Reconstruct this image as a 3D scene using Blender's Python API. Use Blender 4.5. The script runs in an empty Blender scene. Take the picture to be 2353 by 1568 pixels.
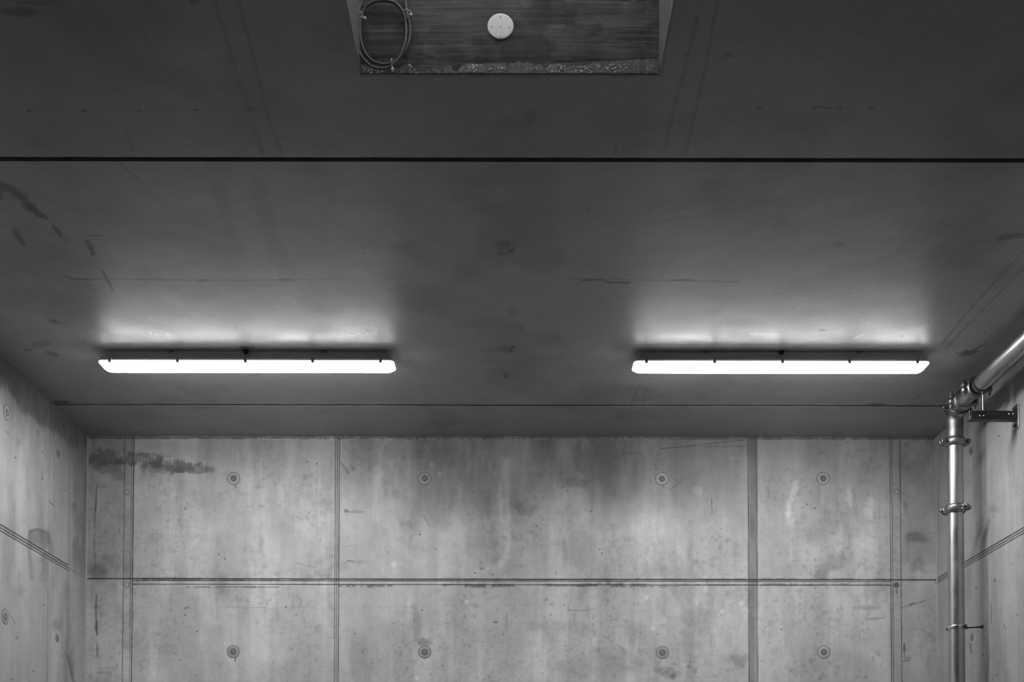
import bpy, bmesh, math, random
import numpy as np
from mathutils import Vector, Matrix

# ------------------------------------------------------------------ camera, world, exposure
W, H, F = 2353.0, 1568.0, 2600.0
PITCH, ROLL = 0.028, 0.0015
PPX, PPY = 1172.0, 1906.0 - F * math.tan(PITCH)
CAMZ = 0.5
scene = bpy.context.scene
C = scene.collection
cd = bpy.data.cameras.new('camera')
cam = bpy.data.objects.new('camera', cd)
C.objects.link(cam)
cd.sensor_fit = 'HORIZONTAL'
cd.sensor_width = 36.0
cd.lens = F / W * 36.0
cd.shift_x = (W / 2 - PPX) / W
cd.shift_y = (PPY - H / 2) / W
cd.clip_start = 0.05
cam.location = (0, 0, CAMZ)
RC = Matrix.Rotation(math.pi / 2 + PITCH, 3, 'X') @ Matrix.Rotation(ROLL, 3, 'Z')
cam.rotation_euler = RC.to_euler()
scene.camera = cam
world = bpy.data.worlds.new('world')
scene.world = world
world.use_nodes = True
WORLD_BG = world.node_tree.nodes['Background']
WORLD_BG.inputs[0].default_value = (1, 1, 1, 1)
WORLD_BG.inputs[1].default_value = 1.5
scene.view_settings.view_transform = 'Standard'
scene.view_settings.look = 'None'
scene.view_settings.exposure = 0.0
scene.view_settings.gamma = 1.0
scene.view_settings.use_curve_mapping = False
TUBE_STRENGTH = 66.0


def ray(px, py):
    return RC @ Vector(((px - PPX) / F, -(py - PPY) / F, -1.0))


def at_y(px, py, y):
    d = ray(px, py)
    return Vector((0, 0, CAMZ)) + d * (y / d.y)


def at_z(px, py, z):
    d = ray(px, py)
    return Vector((0, 0, CAMZ)) + d * ((z - CAMZ) / d.z)


def at_x(px, py, x):
    d = ray(px, py)
    return Vector((0, 0, CAMZ)) + d * (x / d.x)


RCn = np.array(RC)


def project(P):
    Q = (P - np.array([0, 0, CAMZ])) @ RCn
    return PPX + F * Q[..., 0] / -Q[..., 2], PPY - F * Q[..., 1] / -Q[..., 2]


YB = F / 352.0
ZC = at_y(1172, 1004, YB).z
XL = at_y(199, 1200, YB).x
XR = at_y(2153, 1200, YB).x
YF = -7.0

# ------------------------------------------------------------------ numpy noise
def vnoise(u, v, seed):
    u = np.asarray(u, float); v = np.asarray(v, float)
    iu = np.floor(u).astype(np.int64); iv = np.floor(v).astype(np.int64)
    fu = u - iu; fv = v - iv
    fu = fu * fu * (3 - 2 * fu); fv = fv * fv * (3 - 2 * fv)

    def h(a, b):
        n = (a * 374761393 + b * 668265263 + seed * 974634777) & 0xffffffff
        n = ((n ^ (n >> 13)) * 1274126177) & 0xffffffff
        n = (n ^ (n >> 16)) & 0xffff
        return n / 65535.0
    a = h(iu, iv); b = h(iu + 1, iv); c = h(iu, iv + 1); d = h(iu + 1, iv + 1)
    return (a * (1 - fu) + b * fu) * (1 - fv) + (c * (1 - fu) + d * fu) * fv


def fbm(u, v, seed, octv=4):
    s = 0.0; a = 0.5; t = 0.0
    for i in range(octv):
        s = s + a * vnoise(u * 2 ** i, v * 2 ** i, seed + i * 17); t += a; a *= 0.55
    return s / t


def sstep(a, b, x):
    t = np.clip((x - a) / (b - a), 0, 1)
    return t * t * (3 - 2 * t)


class Canvas:
    """stains, drips, pits, scuffs and painted-in light and shade of one concrete surface, stored on its vertices"""

    def __init__(self, PX, PY, U, V, seed):
        self.X = PX; self.Y = PY; self.U = U; self.V = V
        self.D = np.zeros_like(PX); self.L = np.zeros_like(PX)
        self.n = fbm(U * 22, V * 22, seed, 4)
        self.nf = fbm(U * 90, V * 90, seed + 5, 2)
        self.nv = fbm(U * 30, V * 5, seed + 9, 3)

    def _add(self, m, val, pale):
        A = self.L if pale else self.D
        A[m] = 1 - (1 - A[m]) * (1 - np.clip(val, 0, 1))

    def blob(self, cx, cy, rx, ry, s, rot=0, rag=.7, soft=.5, pale=False, streak=0):
        k = 2.2
        R = max(rx, ry) * k
        m = (abs(self.X - cx) < R) & (abs(self.Y - cy) < R)
        if not m.any(): return
        dx = self.X[m] - cx; dy = self.Y[m] - cy
        c, sn = math.cos(rot), math.sin(rot)
        a = (dx * c + dy * sn) / rx; b = (-dx * sn + dy * c) / ry
        nn = self.n[m] if not streak else self.nv[m]
        r = np.sqrt(a * a + b * b) + rag * (nn - .5) * 2 + rag * .4 * (self.nf[m] - .5)
        self._add(m, s * sstep(1 + soft, 1 - soft, r), pale)

    def stroke(self, pts, w, s, rag=.6, soft=.45, pale=False, taper=False, brk=0.0):
        xs = [p[0] for p in pts]; ys = [p[1] for p in pts]
        e = w * 2.5 + 3
        m = (self.X > min(xs) - e) & (self.X < max(xs) + e) & (self.Y > min(ys) - e) & (self.Y < max(ys) + e)
        if not m.any(): return
        x = self.X[m]; y = self.Y[m]
        best = np.full(x.shape, 1e9); par = np.zeros(x.shape)
        n = len(pts) - 1
        for i in range(n):
            ax, ay = pts[i]; bx, by = pts[i + 1]
            dx, dy = bx - ax, by - ay
            t = np.clip(((x - ax) * dx + (y - ay) * dy) / (dx * dx + dy * dy + 1e-9), 0, 1)
            d = np.hypot(x - ax - t * dx, y - ay - t * dy)
            k = d < best
            best[k] = d[k]; par[k] = ((i + t) / n)[k]
        ww = w * (np.sqrt(np.clip(4 * par * (1 - par), .04, 1)) if taper else 1.0)
        r = best / ww + rag * (self.n[m] - .5) * 2 + rag * .6 * (self.nf[m] - .5)
        v = s * sstep(1 + soft, 1 - soft, r)
        if brk: v = v * sstep(brk - .12, brk + .12, self.n[m])
        self._add(m, v, pale)

    def ring(self, cx, cy, r0, w, s, sq=1.0):
        m = (abs(self.X - cx) < r0 * 1.6 + 4) & (abs(self.Y - cy) < r0 * 1.6 + 4)
        if not m.any(): return
        d = np.hypot((self.X[m] - cx) / sq, self.Y[m] - cy)
        v = s * sstep(w * 1.4, w * .4, abs(d - r0)) * (0.6 + .6 * self.nf[m])
        self._add(m, v, False)

    def pits(self, x0, y0, x1, y1, n, r0, r1, s, seed):
        rnd = random.Random(seed)
        for _ in range(n):
            a = rnd.uniform(r0, r1)
            self.blob(rnd.uniform(x0, x1), rnd.uniform(y0, y1), a, a * rnd.uniform(.7, 1.3), s * rnd.uniform(.5, 1), rag=.25, soft=.5)


# ------------------------------------------------------------------ materials
def nmat(name):
    m = bpy.data.materials.new(name)
    m.use_nodes = True
    nt = m.node_tree
    nt.nodes.clear()
    out = nt.nodes.new('ShaderNodeOutputMaterial')
    b = nt.nodes.new('ShaderNodeBsdfPrincipled')
    nt.links.new(b.outputs[0], out.inputs[0])
    return m, nt, b


def noise_node(nt, scale, detail=4, rough=.55, stretch=(1, 1, 1)):
    tc = nt.nodes.new('ShaderNodeTexCoord')
    mp = nt.nodes.new('ShaderNodeMapping')
    mp.inputs['Scale'].default_value = stretch
    n = nt.nodes.new('ShaderNodeTexNoise')
    n.inputs['Scale'].default_value = scale
    n.inputs['Detail'].default_value = detail
    n.inputs['Roughness'].default_value = rough
    nt.links.new(tc.outputs['Object'], mp.inputs[0])
    nt.links.new(mp.outputs[0], n.inputs[0])
    return n.outputs['Fac']


def math_node(nt, op, a, b=None, clamp=False):
    n = nt.nodes.new('ShaderNodeMath')
    n.operation = op; n.use_clamp = clamp
    for i, x in enumerate((a, b)):
        if x is None: continue
        if isinstance(x, (int, float)): n.inputs[i].default_value = x
        else: nt.links.new(x, n.inputs[i])
    return n.outputs[0]


def remap(nt, f, a, b, lo, hi):
    n = nt.nodes.new('ShaderNodeMapRange')
    n.inputs[1].default_value = a; n.inputs[2].default_value = b
    n.inputs[3].default_value = lo; n.inputs[4].default_value = hi
    nt.links.new(f, n.inputs[0])
    return n.outputs[0]


def grey(nt, v):
    n = nt.nodes.new('ShaderNodeCombineColor')
    for i in range(3): nt.links.new(v, n.inputs[i])
    return n.outputs[0]


def concrete(name, base, var=.12, streak=None, attr=True, rough=(.55, .8), spec=.4, dark=.22, bump=.25, fine=.07, grain=None):
    m, nt, b = nmat(name)
    big = remap(nt, noise_node(nt, 1.3, 5, .6), .3, .7, 1 - var, 1 + var)
    mid = remap(nt, noise_node(nt, 9, 5, .65), .3, .7, 1 - var * .6, 1 + var * .6)
    fn = noise_node(nt, 110, 3, .7)
    fin = remap(nt, fn, .25, .75, 1 - fine, 1 + fine)
    v = math_node(nt, 'MULTIPLY', math_node(nt, 'MULTIPLY', big, mid), fin)
    if streak:
        st = remap(nt, noise_node(nt, streak[0], 4, .6, streak[1]), .3, .7, 1 - streak[2], 1 + streak[2])
        v = math_node(nt, 'MULTIPLY', v, st)
    if grain:
        gr = remap(nt, noise_node(nt, grain[0], 5, .7, grain[1]), .35, .65, 1 - grain[2], 1 + grain[2])
        v = math_node(nt, 'MULTIPLY', v, gr)
    v = math_node(nt, 'MULTIPLY', v, base)
    if attr:
        a = nt.nodes.new('ShaderNodeAttribute'); a.attribute_name = 'grime_shade'
        k = remap(nt, a.outputs['Fac'], 0, 1, 1, dark)
        v = math_node(nt, 'MULTIPLY', v, k)
        p = nt.nodes.new('ShaderNodeAttribute'); p.attribute_name = 'pale'
        v = math_node(nt, 'MULTIPLY', v, remap(nt, p.outputs['Fac'], 0, 1, 1, 2.0))
    nt.links.new(grey(nt, v), b.inputs['Base Color'])
    nt.links.new(remap(nt, noise_node(nt, 6, 4, .6), .35, .65, rough[0], rough[1]), b.inputs['Roughness'])
    b.inputs['Specular IOR Level'].default_value = spec
    bp = nt.nodes.new('ShaderNodeBump')
    bp.inputs['Strength'].default_value = bump
    bp.inputs['Distance'].default_value = .002
    hn = math_node(nt, 'ADD', noise_node(nt, 45, 6, .65), math_node(nt, 'MULTIPLY', noise_node(nt, 5, 3, .5), 4.0))
    nt.links.new(hn, bp.inputs['Height'])
    nt.links.new(bp.outputs[0], b.inputs['Normal'])
    return m


def plain(name, col, rough=.5, metal=0.0, var=.08, scale=20, bump=0.0, spec=.5, stretch=(1, 1, 1)):
    m, nt, b = nmat(name)
    v = remap(nt, noise_node(nt, scale, 4, .6, stretch), .3, .7, col * (1 - var), col * (1 + var))
    nt.links.new(grey(nt, v), b.inputs['Base Color'])
    b.inputs['Metallic'].default_value = metal
    nt.links.new(remap(nt, noise_node(nt, scale * 1.7, 3, .6, stretch), .3, .7, max(.02, rough - .08), min(1, rough + .08)), b.inputs['Roughness'])
    b.inputs['Specular IOR Level'].default_value = spec
    if bump:
        bp = nt.nodes.new('ShaderNodeBump')
        bp.inputs['Strength'].default_value = bump; bp.inputs['Distance'].default_value = .001
        nt.links.new(noise_node(nt, scale * 3, 4, .6), bp.inputs['Height'])
        nt.links.new(bp.outputs[0], b.inputs['Normal'])
    return m


M = {
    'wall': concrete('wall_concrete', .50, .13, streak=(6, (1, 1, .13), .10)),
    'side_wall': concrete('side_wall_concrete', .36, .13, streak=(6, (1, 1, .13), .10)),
    'ceiling': concrete('ceiling_concrete', .27, .07, rough=(.36, .5), spec=.5, dark=.12, bump=.25, fine=.10),
    'floor': concrete('floor_concrete', .24, .1, attr=False),
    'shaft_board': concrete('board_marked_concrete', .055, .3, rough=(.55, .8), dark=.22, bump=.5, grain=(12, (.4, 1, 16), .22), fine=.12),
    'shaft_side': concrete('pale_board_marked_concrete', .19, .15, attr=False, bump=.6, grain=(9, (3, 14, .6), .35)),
    'foam': plain('grey_foam', .16, .9, var=.35, scale=60, bump=.8),
    'bead': plain('white_foam_bead', .85, .7),
    'housing': plain('grey_polyester', .60, .45, var=.04),
    'clip': plain('clear_clip', .34, .4, var=.03),
    'black': plain('black_rubber', .02, .6),
    'mount': plain('steel_mounting', .22, .4, .7),
    'pipe': plain('galvanised_steel', .40, .40, 1.0, var=.14, scale=7, bump=.12, stretch=(1, 1, .5)),
    'cast': plain('galvanised_casting', .26, .46, 1.0, var=.2, scale=30, bump=.3),
    'bolt': plain('zinc_bolt', .60, .3, 1.0, var=.1, scale=50),
    'dark_bolt': plain('dull_bolt', .16, .45, 1.0, var=.2, scale=60),
    'strut': plain('dull_galvanised_channel', .07, .42, .7, var=.2, scale=20),
    'disc': plain('white_plastic', .86, .4, var=.02),
    'dimple': plain('grey_plastic_screw', .35, .5),
    'cable': plain('grey_cable_sheath', .11, .38, var=.05),
    'clip_white': plain('white_nylon', .55, .5),
    'tie_disc': concrete('tie_cone_mortar', .43, .1, attr=False, dark=.5),
    'side_disc': concrete('side_wall_tie_mortar', .31, .1, attr=False),
    'side_disc_dark': concrete('side_wall_dark_tie_mortar', .25, .12, attr=False),
    'tie_disc_dark': concrete('dark_tie_cone_mortar', .34, .12, attr=False),
    'tie_plug': concrete('tie_plug_mortar', .20, .15, attr=False),
    'tie_ring': plain('dark_ring', .07, .8),  # dark colour of the thin rings round discs and plugs
}
m, nt, b = nmat('lit_diffuser')
b.inputs['Base Color'].default_value = (.85, .85, .85, 1)
b.inputs['Roughness'].default_value = .4
b.inputs['Emission Color'].default_value = (1, 1, 1, 1)
at_ = nt.nodes.new('ShaderNodeAttribute'); at_.attribute_name = 'glow'      # the tube behind the diffuser shines mostly downwards
nt.links.new(math_node(nt, 'MULTIPLY', at_.outputs['Fac'], TUBE_STRENGTH), b.inputs['Emission Strength'])
M['lens'] = m


# ------------------------------------------------------------------ tagging and mesh helpers
def tag(o, label=None, cat=None, group=None, kind=None):
    if label: o['label'] = label
    if cat: o['category'] = cat
    if group: o['group'] = group
    if kind: o['kind'] = kind
    return o


def thing(name, loc, label, cat, group=None):
    o = bpy.data.objects.new(name, None)
    C.objects.link(o)
    o.location = loc
    o.empty_display_size = .1
    o['origin'] = list(loc)
    return tag(o, label, cat, group)


class MB:
    def __init__(s):
        s.v = []; s.f = []

    def add(s, vs, fs):
        n = len(s.v)
        s.v += [Vector(p) for p in vs]
        s.f += [tuple(i + n for i in f) for f in fs]

    def rings(s, rings, cap0=True, cap1=True, closed=True):
        k = len(rings[0]); vs = [p for r in rings for p in r]; fs = []
        for i in range(len(rings) - 1):
            for j in range(k if closed else k - 1):
                a = i * k + j; b = i * k + (j + 1) % k
                fs.append((a, b, b + k, a + k))
        if cap0: fs.append(tuple(range(k - 1, -1, -1)))
        if cap1: fs.append(tuple((len(rings) - 1) * k + j for j in range(k)))
        s.add(vs, fs)

    def box(s, c, sx, sy, sz, R=None, bev=0.0):
        c = Vector(c); R = R or Matrix.Identity(3)
        hx, hy, hz = sx / 2, sy / 2, sz / 2
        b = min(bev, hx * .9, hy * .9, hz * .9)
        rs = []
        if b <= 0:
            prof = [(-hz, 0), (hz, 0)]
        else:
            prof = [(-hz, b), (-hz + b, 0), (hz - b, 0), (hz, b)]
        for z, e in prof:
            x, y = hx - e, hy - e
            q = max(b - e, 0) if b else 0
            if b:
                pts = [(x, y - q), (x - q, y), (-x + q, y), (-x, y - q), (-x, -y + q), (-x + q, -y), (x - q, -y), (x, -y + q)]
                if q == 0:
                    pts = [(x, y - b * .5), (x - b * .5, y), (-x + b * .5, y), (-x, y - b * .5), (-x, -y + b * .5), (-x + b * .5, -y), (x - b * .5, -y), (x, -y + b * .5)]
            else:
                pts = [(x, y), (-x, y), (-x, -y), (x, -y)]
            rs.append([c + R @ Vector((px, py, z)) for px, py in pts])
        s.rings(rs)

    def lathe(s, c, axis, prof, n=32, cap=True):
        """prof: list of (distance along axis, radius)"""
        c = Vector(c); a = Vector(axis).normalized()
        u = a.orthogonal().normalized(); w = a.cross(u)
        rs = [[c + a * t + (u * math.cos(2 * math.pi * j / n) + w * math.sin(2 * math.pi * j / n)) * r for j in range(n)] for t, r in prof]
        s.rings(rs, cap, cap)

    def ringlathe(s, c, axis, prof, n=40):
        c = Vector(c); a = Vector(axis).normalized()
        u = a.orthogonal().normalized(); w = a.cross(u)
        k = len(prof); vs = []; fs = []
        for j in range(n):
            d = u * math.cos(2 * math.pi * j / n) + w * math.sin(2 * math.pi * j / n)
            vs += [c + a * t + d * r for t, r in prof]
        for j in range(n):
            for i in range(k):
                p = j * k + i; q = j * k + (i + 1) % k
                p2 = ((j + 1) % n) * k + i; q2 = ((j + 1) % n) * k + (i + 1) % k
                fs.append((p, p2, q2, q))
        s.add(vs, fs)

    def cyl(s, a, b, r, n=16):
        a = Vector(a); b = Vector(b); L = (b - a).length; e = min(r * .2, L * .2)
        s.lathe(a, b - a, [(0, r - e), (e, r), (L - e, r), (L, r - e)], n)

    def tube(s, pts, r, n=12):
        pts = [Vector(p) for p in pts]
        t = (pts[1] - pts[0]).normalized(); u = t.orthogonal().normalized(); rs = []
        for i, p in enumerate(pts):
            a = pts[max(i - 1, 0)]; b = pts[min(i + 1, len(pts) - 1)]
            t2 = (b - a).normalized()
            u = (u - t2 * u.dot(t2)).normalized(); w = t2.cross(u)
            rs.append([p + (u * math.cos(2 * math.pi * j / n) + w * math.sin(2 * math.pi * j / n)) * r for j in range(n)])
        s.rings(rs)

    def ball(s, c, r, n=10):
        s.lathe(c, (0, 0, 1), [(-r * math.cos(math.pi * i / n), max(r * math.sin(math.pi * i / n), r * .02)) for i in range(n + 1)], n + 2)

    def build(s, name, mat, parent=None, origin=None, smooth=35):
        if origin is None:
            origin = Vector(parent['origin']) if parent is not None else Vector((0, 0, 0))
        origin = Vector(origin)
        me = bpy.data.meshes.new(name)
        me.from_pydata([tuple(p - origin) for p in s.v], [], s.f)
        bm = bmesh.new(); bm.from_mesh(me)
        bmesh.ops.recalc_face_normals(bm, faces=bm.faces)
        bm.to_mesh(me); bm.free()
        me.materials.append(mat)
        o = bpy.data.objects.new(name, me)
        C.objects.link(o)
        if parent is not None:
            o.parent = parent
        else:
            o.location = origin
        o['origin'] = list(origin)
        if smooth:
            me.polygons.foreach_set('use_smooth', [True] * len(me.polygons))
            me.set_sharp_from_angle(angle=math.radians(smooth))
        return o


def catmull(pts, n=8):
    P = [Vector(p) for p in pts]; out = []
    for i in range(len(P) - 1):
        p0 = P[max(i - 1, 0)]; p1 = P[i]; p2 = P[i + 1]; p3 = P[min(i + 2, len(P) - 1)]
        for k in range(n):
            t = k / n
            out.append(.5 * ((2 * p1) + (p2 - p0) * t + (2 * p0 - 5 * p1 + 4 * p2 - p3) * t * t + (3 * p1 - p0 - 3 * p2 + p3) * t ** 3))
    out.append(P[-1])
    return out


def copy_tree(o, parent=None):
    c = o.copy(); C.objects.link(c); c.parent = parent
    for ch in list(o.children):
        copy_tree(ch, c)
    return c


# ------------------------------------------------------------------ concrete surfaces as fine grids
def axis_vals(a, b, fine0, fine1, step, coarse, extra):
    vals = []
    if fine0 > a: vals += list(np.arange(a, fine0, coarse))
    vals += list(np.linspace(max(fine0, a), min(fine1, b), max(2, int(round((min(fine1, b) - max(fine0, a)) / step)) + 1)))
    if fine1 < b: vals += list(np.arange(fine1 + coarse, b, coarse))
    vals += [a, b] + list(extra)
    vals = np.array(sorted(vals))
    keep = np.ones(len(vals), bool)
    ex = np.array(list(extra) + [a, b])
    last = vals[0]
    for i in range(1, len(vals)):          # drop near duplicates but keep every joint edge
        if vals[i] - last < step * .22:
            if np.min(np.abs(ex - vals[i])) < 1e-9 and np.min(np.abs(ex - last)) > 1e-9:
                keep[i - 1] = False; last = vals[i]
            elif np.min(np.abs(ex - vals[i])) < 1e-9 and vals[i] - last > 1e-6:
                last = vals[i]
            else:
                keep[i] = False
        else:
            last = vals[i]
    return vals[keep]


def surface(name, O, U, V, us, vs, mat, height, paint, seed, hole=None):
    O = np.array(O, float); U = np.array(U, float); V = np.array(V, float); N = np.cross(U, V)
    uu, vv = np.meshgrid(us, vs)
    base = O + uu[..., None] * U + vv[..., None] * V
    h = height(uu, vv) if height else np.zeros_like(uu)
    P = base + h[..., None] * N
    PX, PY = project(base)
    cv = Canvas(PX, PY, uu, vv, seed)
    if paint: paint(cv)
    nv, nu = uu.shape
    idx = np.arange(nu * nv).reshape(nv, nu)
    quads = np.stack([idx[:-1, :-1], idx[:-1, 1:], idx[1:, 1:], idx[1:, :-1]], -1).reshape(-1, 4)
    if hole:
        cu = ((uu[:-1, :-1] + uu[1:, 1:]) / 2).ravel(); cvv = ((vv[:-1, :-1] + vv[1:, 1:]) / 2).ravel()
        ins = (cu > hole[0]) & (cu < hole[1]) & (cvv > hole[2]) & (cvv < hole[3])
        quads = quads[~ins]
    me = bpy.data.meshes.new(name)
    nq = len(quads)
    me.vertices.add(nu * nv)
    me.vertices.foreach_set('co', P.reshape(-1).astype(np.float32))
    me.loops.add(nq * 4)
    me.loops.foreach_set('vertex_index', quads.reshape(-1).astype(np.int32))
    me.polygons.add(nq)
    me.polygons.foreach_set('loop_start', np.arange(0, nq * 4, 4, dtype=np.int32))
    me.polygons.foreach_set('loop_total', np.full(nq, 4, dtype=np.int32))
    me.update(calc_edges=True)
    me.shade_flat()
    for nm, A in (('grime_shade', cv.D), ('pale', cv.L)):
        at = me.attributes.new(nm, 'FLOAT', 'POINT')
        at.data.foreach_set('value', np.clip(A, 0, 1).reshape(-1).astype(np.float32))
    me.materials.append(mat)
    o = bpy.data.objects.new(name, me)
    C.objects.link(o)
    return tag(o, kind='structure')


def groove(x, c, w, d):
    return -d * np.clip(1 - abs(x - c) / w, 0, 1)


# ---- back wall: u = x, v = z
def bx(px): return at_y(px, 1300, YB).x
def bz(py): return at_y(1172, py, YB).z


V_LINES = [(283.5, 1.0, .5), (300, .9, .5), (304.5, 1.3, .75), (769.5, .8, .5), (774, .7, .4), (778.5, 1.0, .6),
           (1720.5, 1.2, .6), (1737, .9, .45), (1740, 1.0, .6), (2047, 1.2, .6), (2051.5, 1.0, .5), (2070.5, 1.1, .65)]
H_LINES = [(1332, 1.3, .8), (1336, .9, .5), (1344.5, 1.0, .55)]
vl = [(bx(p), 1.0 / 352 * w, s) for p, w, s in V_LINES]
hl = [(bz(p), 1.0 / 352 * w, s) for p, w, s in H_LINES]
ex_u = [c + k for c, w, s in vl for k in (-w, 0, w)] + [bx(1722.5), bx(1735.5)]
ex_v = [c + k for c, w, s in hl for k in (-w, 0, w)]
XA, XB = bx(304), bx(2048)


def back_h(u, v):
    h = np.zeros_like(u)
    for c, w, s in vl: h += groove(u, c, w, .004)
    inside = (u > XA) & (u < XB)
    for i, (c, w, s) in enumerate(hl):
        h += groove(v, c, w, .005) * (inside if i else 1.0)
    h += .0015 * (fbm(u * 2, v * 2, 5, 3) - .5)
    h += .0015 * sstep(bx(1720), bx(1723), u) * sstep(bx(1738), bx(1735), u)
    edge = v > ZC - .02          # crumbly top edge under the slab
    h += np.where(edge, (fbm(u * 60, v * 60, 9, 3) - .45) * .012, 0)
    return h


def back_paint(c):
    X, Y = c.X, c.Y
    ns = c.nv
    # darker damp concrete along the top with a ragged lower edge
    for (x0, x1, yb, s) in ((800, 1060, 1090, .30), (930, 1420, 1170, .50), (1240, 1500, 1140, .45), (1330, 1730, 1120, .46),
                            (1480, 1730, 1180, .22), (1735, 2060, 1110, .30), (1860, 2060, 1170, .22), (440, 560, 1050, .3), (560, 700, 1060, .28), (700, 800, 1030, .2)):
        m = sstep(x0 - 40, x0 + 40, X) * sstep(x1 + 40, x1 - 40, X)
        lim = yb + (fbm(c.U * 7, c.V * 1.2, int(x0), 3) - .5) * 190
        val = s * m * sstep(lim + 70, lim - 70, Y) * (.55 + .8 * fbm(c.U * 12, c.V * 2.5, 77, 4))
        c.D = 1 - (1 - c.D) * (1 - np.clip(val, 0, 1))
    # left and right end strips
    m = sstep(308, 296, X) * sstep(1345, 1310, Y + 20 * (c.n - .5))
    c.D = 1 - (1 - c.D) * (1 - .34 * m * (.5 + fbm(c.U * 14, c.V * 9, 31, 4)))
    m = sstep(2062, 2078, X) * sstep(1345, 1270, Y + 60 * (c.n - .5))
    c.D = 1 - (1 - c.D) * (1 - .30 * m * (.6 + .8 * fbm(c.U * 14, c.V * 9, 33, 4)))
    m = sstep(2070, 2078, X) * sstep(1320, 1350, Y)
    c.D = 1 - (1 - c.D) * (1 - .12 * m)
    # mottling over the whole face
    big = fbm(c.U * 3.2, c.V * 2.4, 41, 5)
    vert = fbm(c.U * 11, c.V * 1.0, 43, 4)
    fine = fbm(c.U * 28, c.V * 24, 47, 4)
    val = .34 * sstep(.52, .72, big * .55 + vert * .25 + fine * .2)
    c.D = 1 - (1 - c.D) * (1 - val)
    c.L = np.clip(c.L + .17 * sstep(.52, .70, fbm(c.U * 9, c.V * 1.3, 51, 4)) + .1 * sstep(.5, .7, fbm(c.U * 4, c.V * 4, 53, 4)), 0, 1)
    f1 = fbm(c.U * 40, c.V * 40, 57, 4); f2 = fbm(c.U * 70, c.V * 9, 58, 3); f3 = fbm(c.U * 12, c.V * 60, 59, 3)
    zone = .35 + .65 * sstep(.42, .62, fbm(c.U * 3, c.V * 3, 60, 3))
    c.D = 1 - (1 - c.D) * (1 - .26 * zone * sstep(.46, .74, f1 * .5 + f2 * .25 + f3 * .25))
    c.D = 1 - (1 - c.D) * (1 - .12 * sstep(.68, .78, f1) * zone)
    # dark wet streak top left
    for (x, y, rx, ry, s, r) in ((235, 1052, 42, 14, .6, 0), (250, 1075, 26, 12, .45, 0), (330, 1058, 50, 13, .6, .12), (400, 1070, 50, 13, .6, .12),
                                 (440, 1077, 42, 10, .5, .1), (360, 1076, 50, 11, .4, .15), (270, 1090, 14, 12, .4, 0), (222, 1062, 20, 18, .4, 0), (345, 1046, 44, 5, .35, .1)):
        c.blob(x, y, rx * 1.1, ry * 1.15, s, r, rag=.95, soft=.25)
    for i in range(22):
        x = 300 + i * 8
        c.stroke([(x, 1046 + i * .9 - 3), (x + 1, 1056 + i)], 1.2, .35, pale=True)
    # ragged dark top edge
    c.stroke([(200, 1006), (2150, 1008)], 2.6, .8, rag=1.0)
    rnd = random.Random(4)
    for i in range(300):
        x = rnd.uniform(560, 1560)
        c.blob(x, 1008 + rnd.uniform(-2, 2), rnd.uniform(1.5, 5), 1.4, .55, pale=True)
    # joint lines
    rows = [(p, w, s) for p, w, s in V_LINES]
    uu = c.U; vvv = c.V
    for i, (cc, w, s) in enumerate(vl):
        amp = .35 + .9 * fbm(vvv * 5 + i * 9, vvv * 0, 61 + i, 3)
        v = 1.5 * s * amp * np.clip(1.25 - abs(uu - cc) / (w * 1.4), 0, 1)
        c.D = 1 - (1 - c.D) * (1 - np.clip(v, 0, 1))
    inside = (uu > XA) & (uu < XB)
    for i, (cc, w, s) in enumerate(hl):
        amp = .35 + .9 * fbm(uu * 3 + i * 9, uu * 0, 81 + i, 3)
        v = 1.35 * s * amp * np.clip(1.25 - abs(vvv - cc) / (w * 1.4), 0, 1) * (inside if i else 1)
        c.D = 1 - (1 - c.D) * (1 - np.clip(v, 0, 1))
    # grubby strip inside the wide vertical joint
    m = sstep(1721, 1723.5, X) * sstep(1736.5, 1734, X)
    c.D = 1 - (1 - c.D) * (1 - np.clip(m * (.35 + .6 * fbm(uu * 2, vvv * 4, 91, 3)), 0, 1))
    m = sstep(1712, 1722, X) * sstep(1746, 1736, X)
    c.D = 1 - (1 - c.D) * (1 - m * .14)
    m = sstep(2046, 2052, X) * sstep(2072, 2068, X)
    c.D = 1 - (1 - c.D) * (1 - m * .14)
    m = sstep(768, 771, X) * sstep(780, 777, X)
    c.D = 1 - (1 - c.D) * (1 - m * .12)
    # soot smears along the horizontal joint
    for (x0, x1, y, w, s) in ((330, 460, 1331, 3, .5), (330, 560, 1333, 2, .5), (560, 760, 1332, 1.6, .4), (430, 620, 1349.5, 1.6, .5), (560, 640, 1350, 2.6, .35),
                              (780, 900, 1347, 2.2, .6), (830, 860, 1350, 2, .5), (1020, 1180, 1346, 3, .6), (1070, 1130, 1349, 3, .5), (1250, 1400, 1346, 3, .5),
                              (1330, 1480, 1345, 4, .45), (1380, 1450, 1339, 5, .3), (1400, 1560, 1348, 3, .4), (1560, 1720, 1345, 2, .4), (1750, 1900, 1344, 3, .45),
                              (1900, 2040, 1343, 1.6, .5), (1330, 1720, 1332, 2.0, .5), (1740, 2046, 1331, 1.8, .5), (600, 1290, 1334, 1.6, .35)):
        c.stroke([(x0, y), (x1, y)], w * 1.15, min(.85, s * 1.35), rag=1.2, brk=.42)
    # black scrape lines in the left end strip
    c.stroke([(222, 1112), (220, 1165), (218, 1182)], 1.7, .95, rag=.3, taper=True)
    c.stroke([(218, 1180), (217, 1250), (220, 1325)], 1.1, .8, rag=.5, brk=.35)
    c.stroke([(222, 1370), (220, 1400), (222, 1460)], 1.6, .9, rag=.7)
    c.stroke([(223, 1425), (221, 1455)], 3, .6, taper=True)
    c.stroke([(224, 1478), (224, 1510)], 3, .6, rag=.8, taper=True)
    c.blob(221, 1395, 8, 7, .3)
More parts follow.
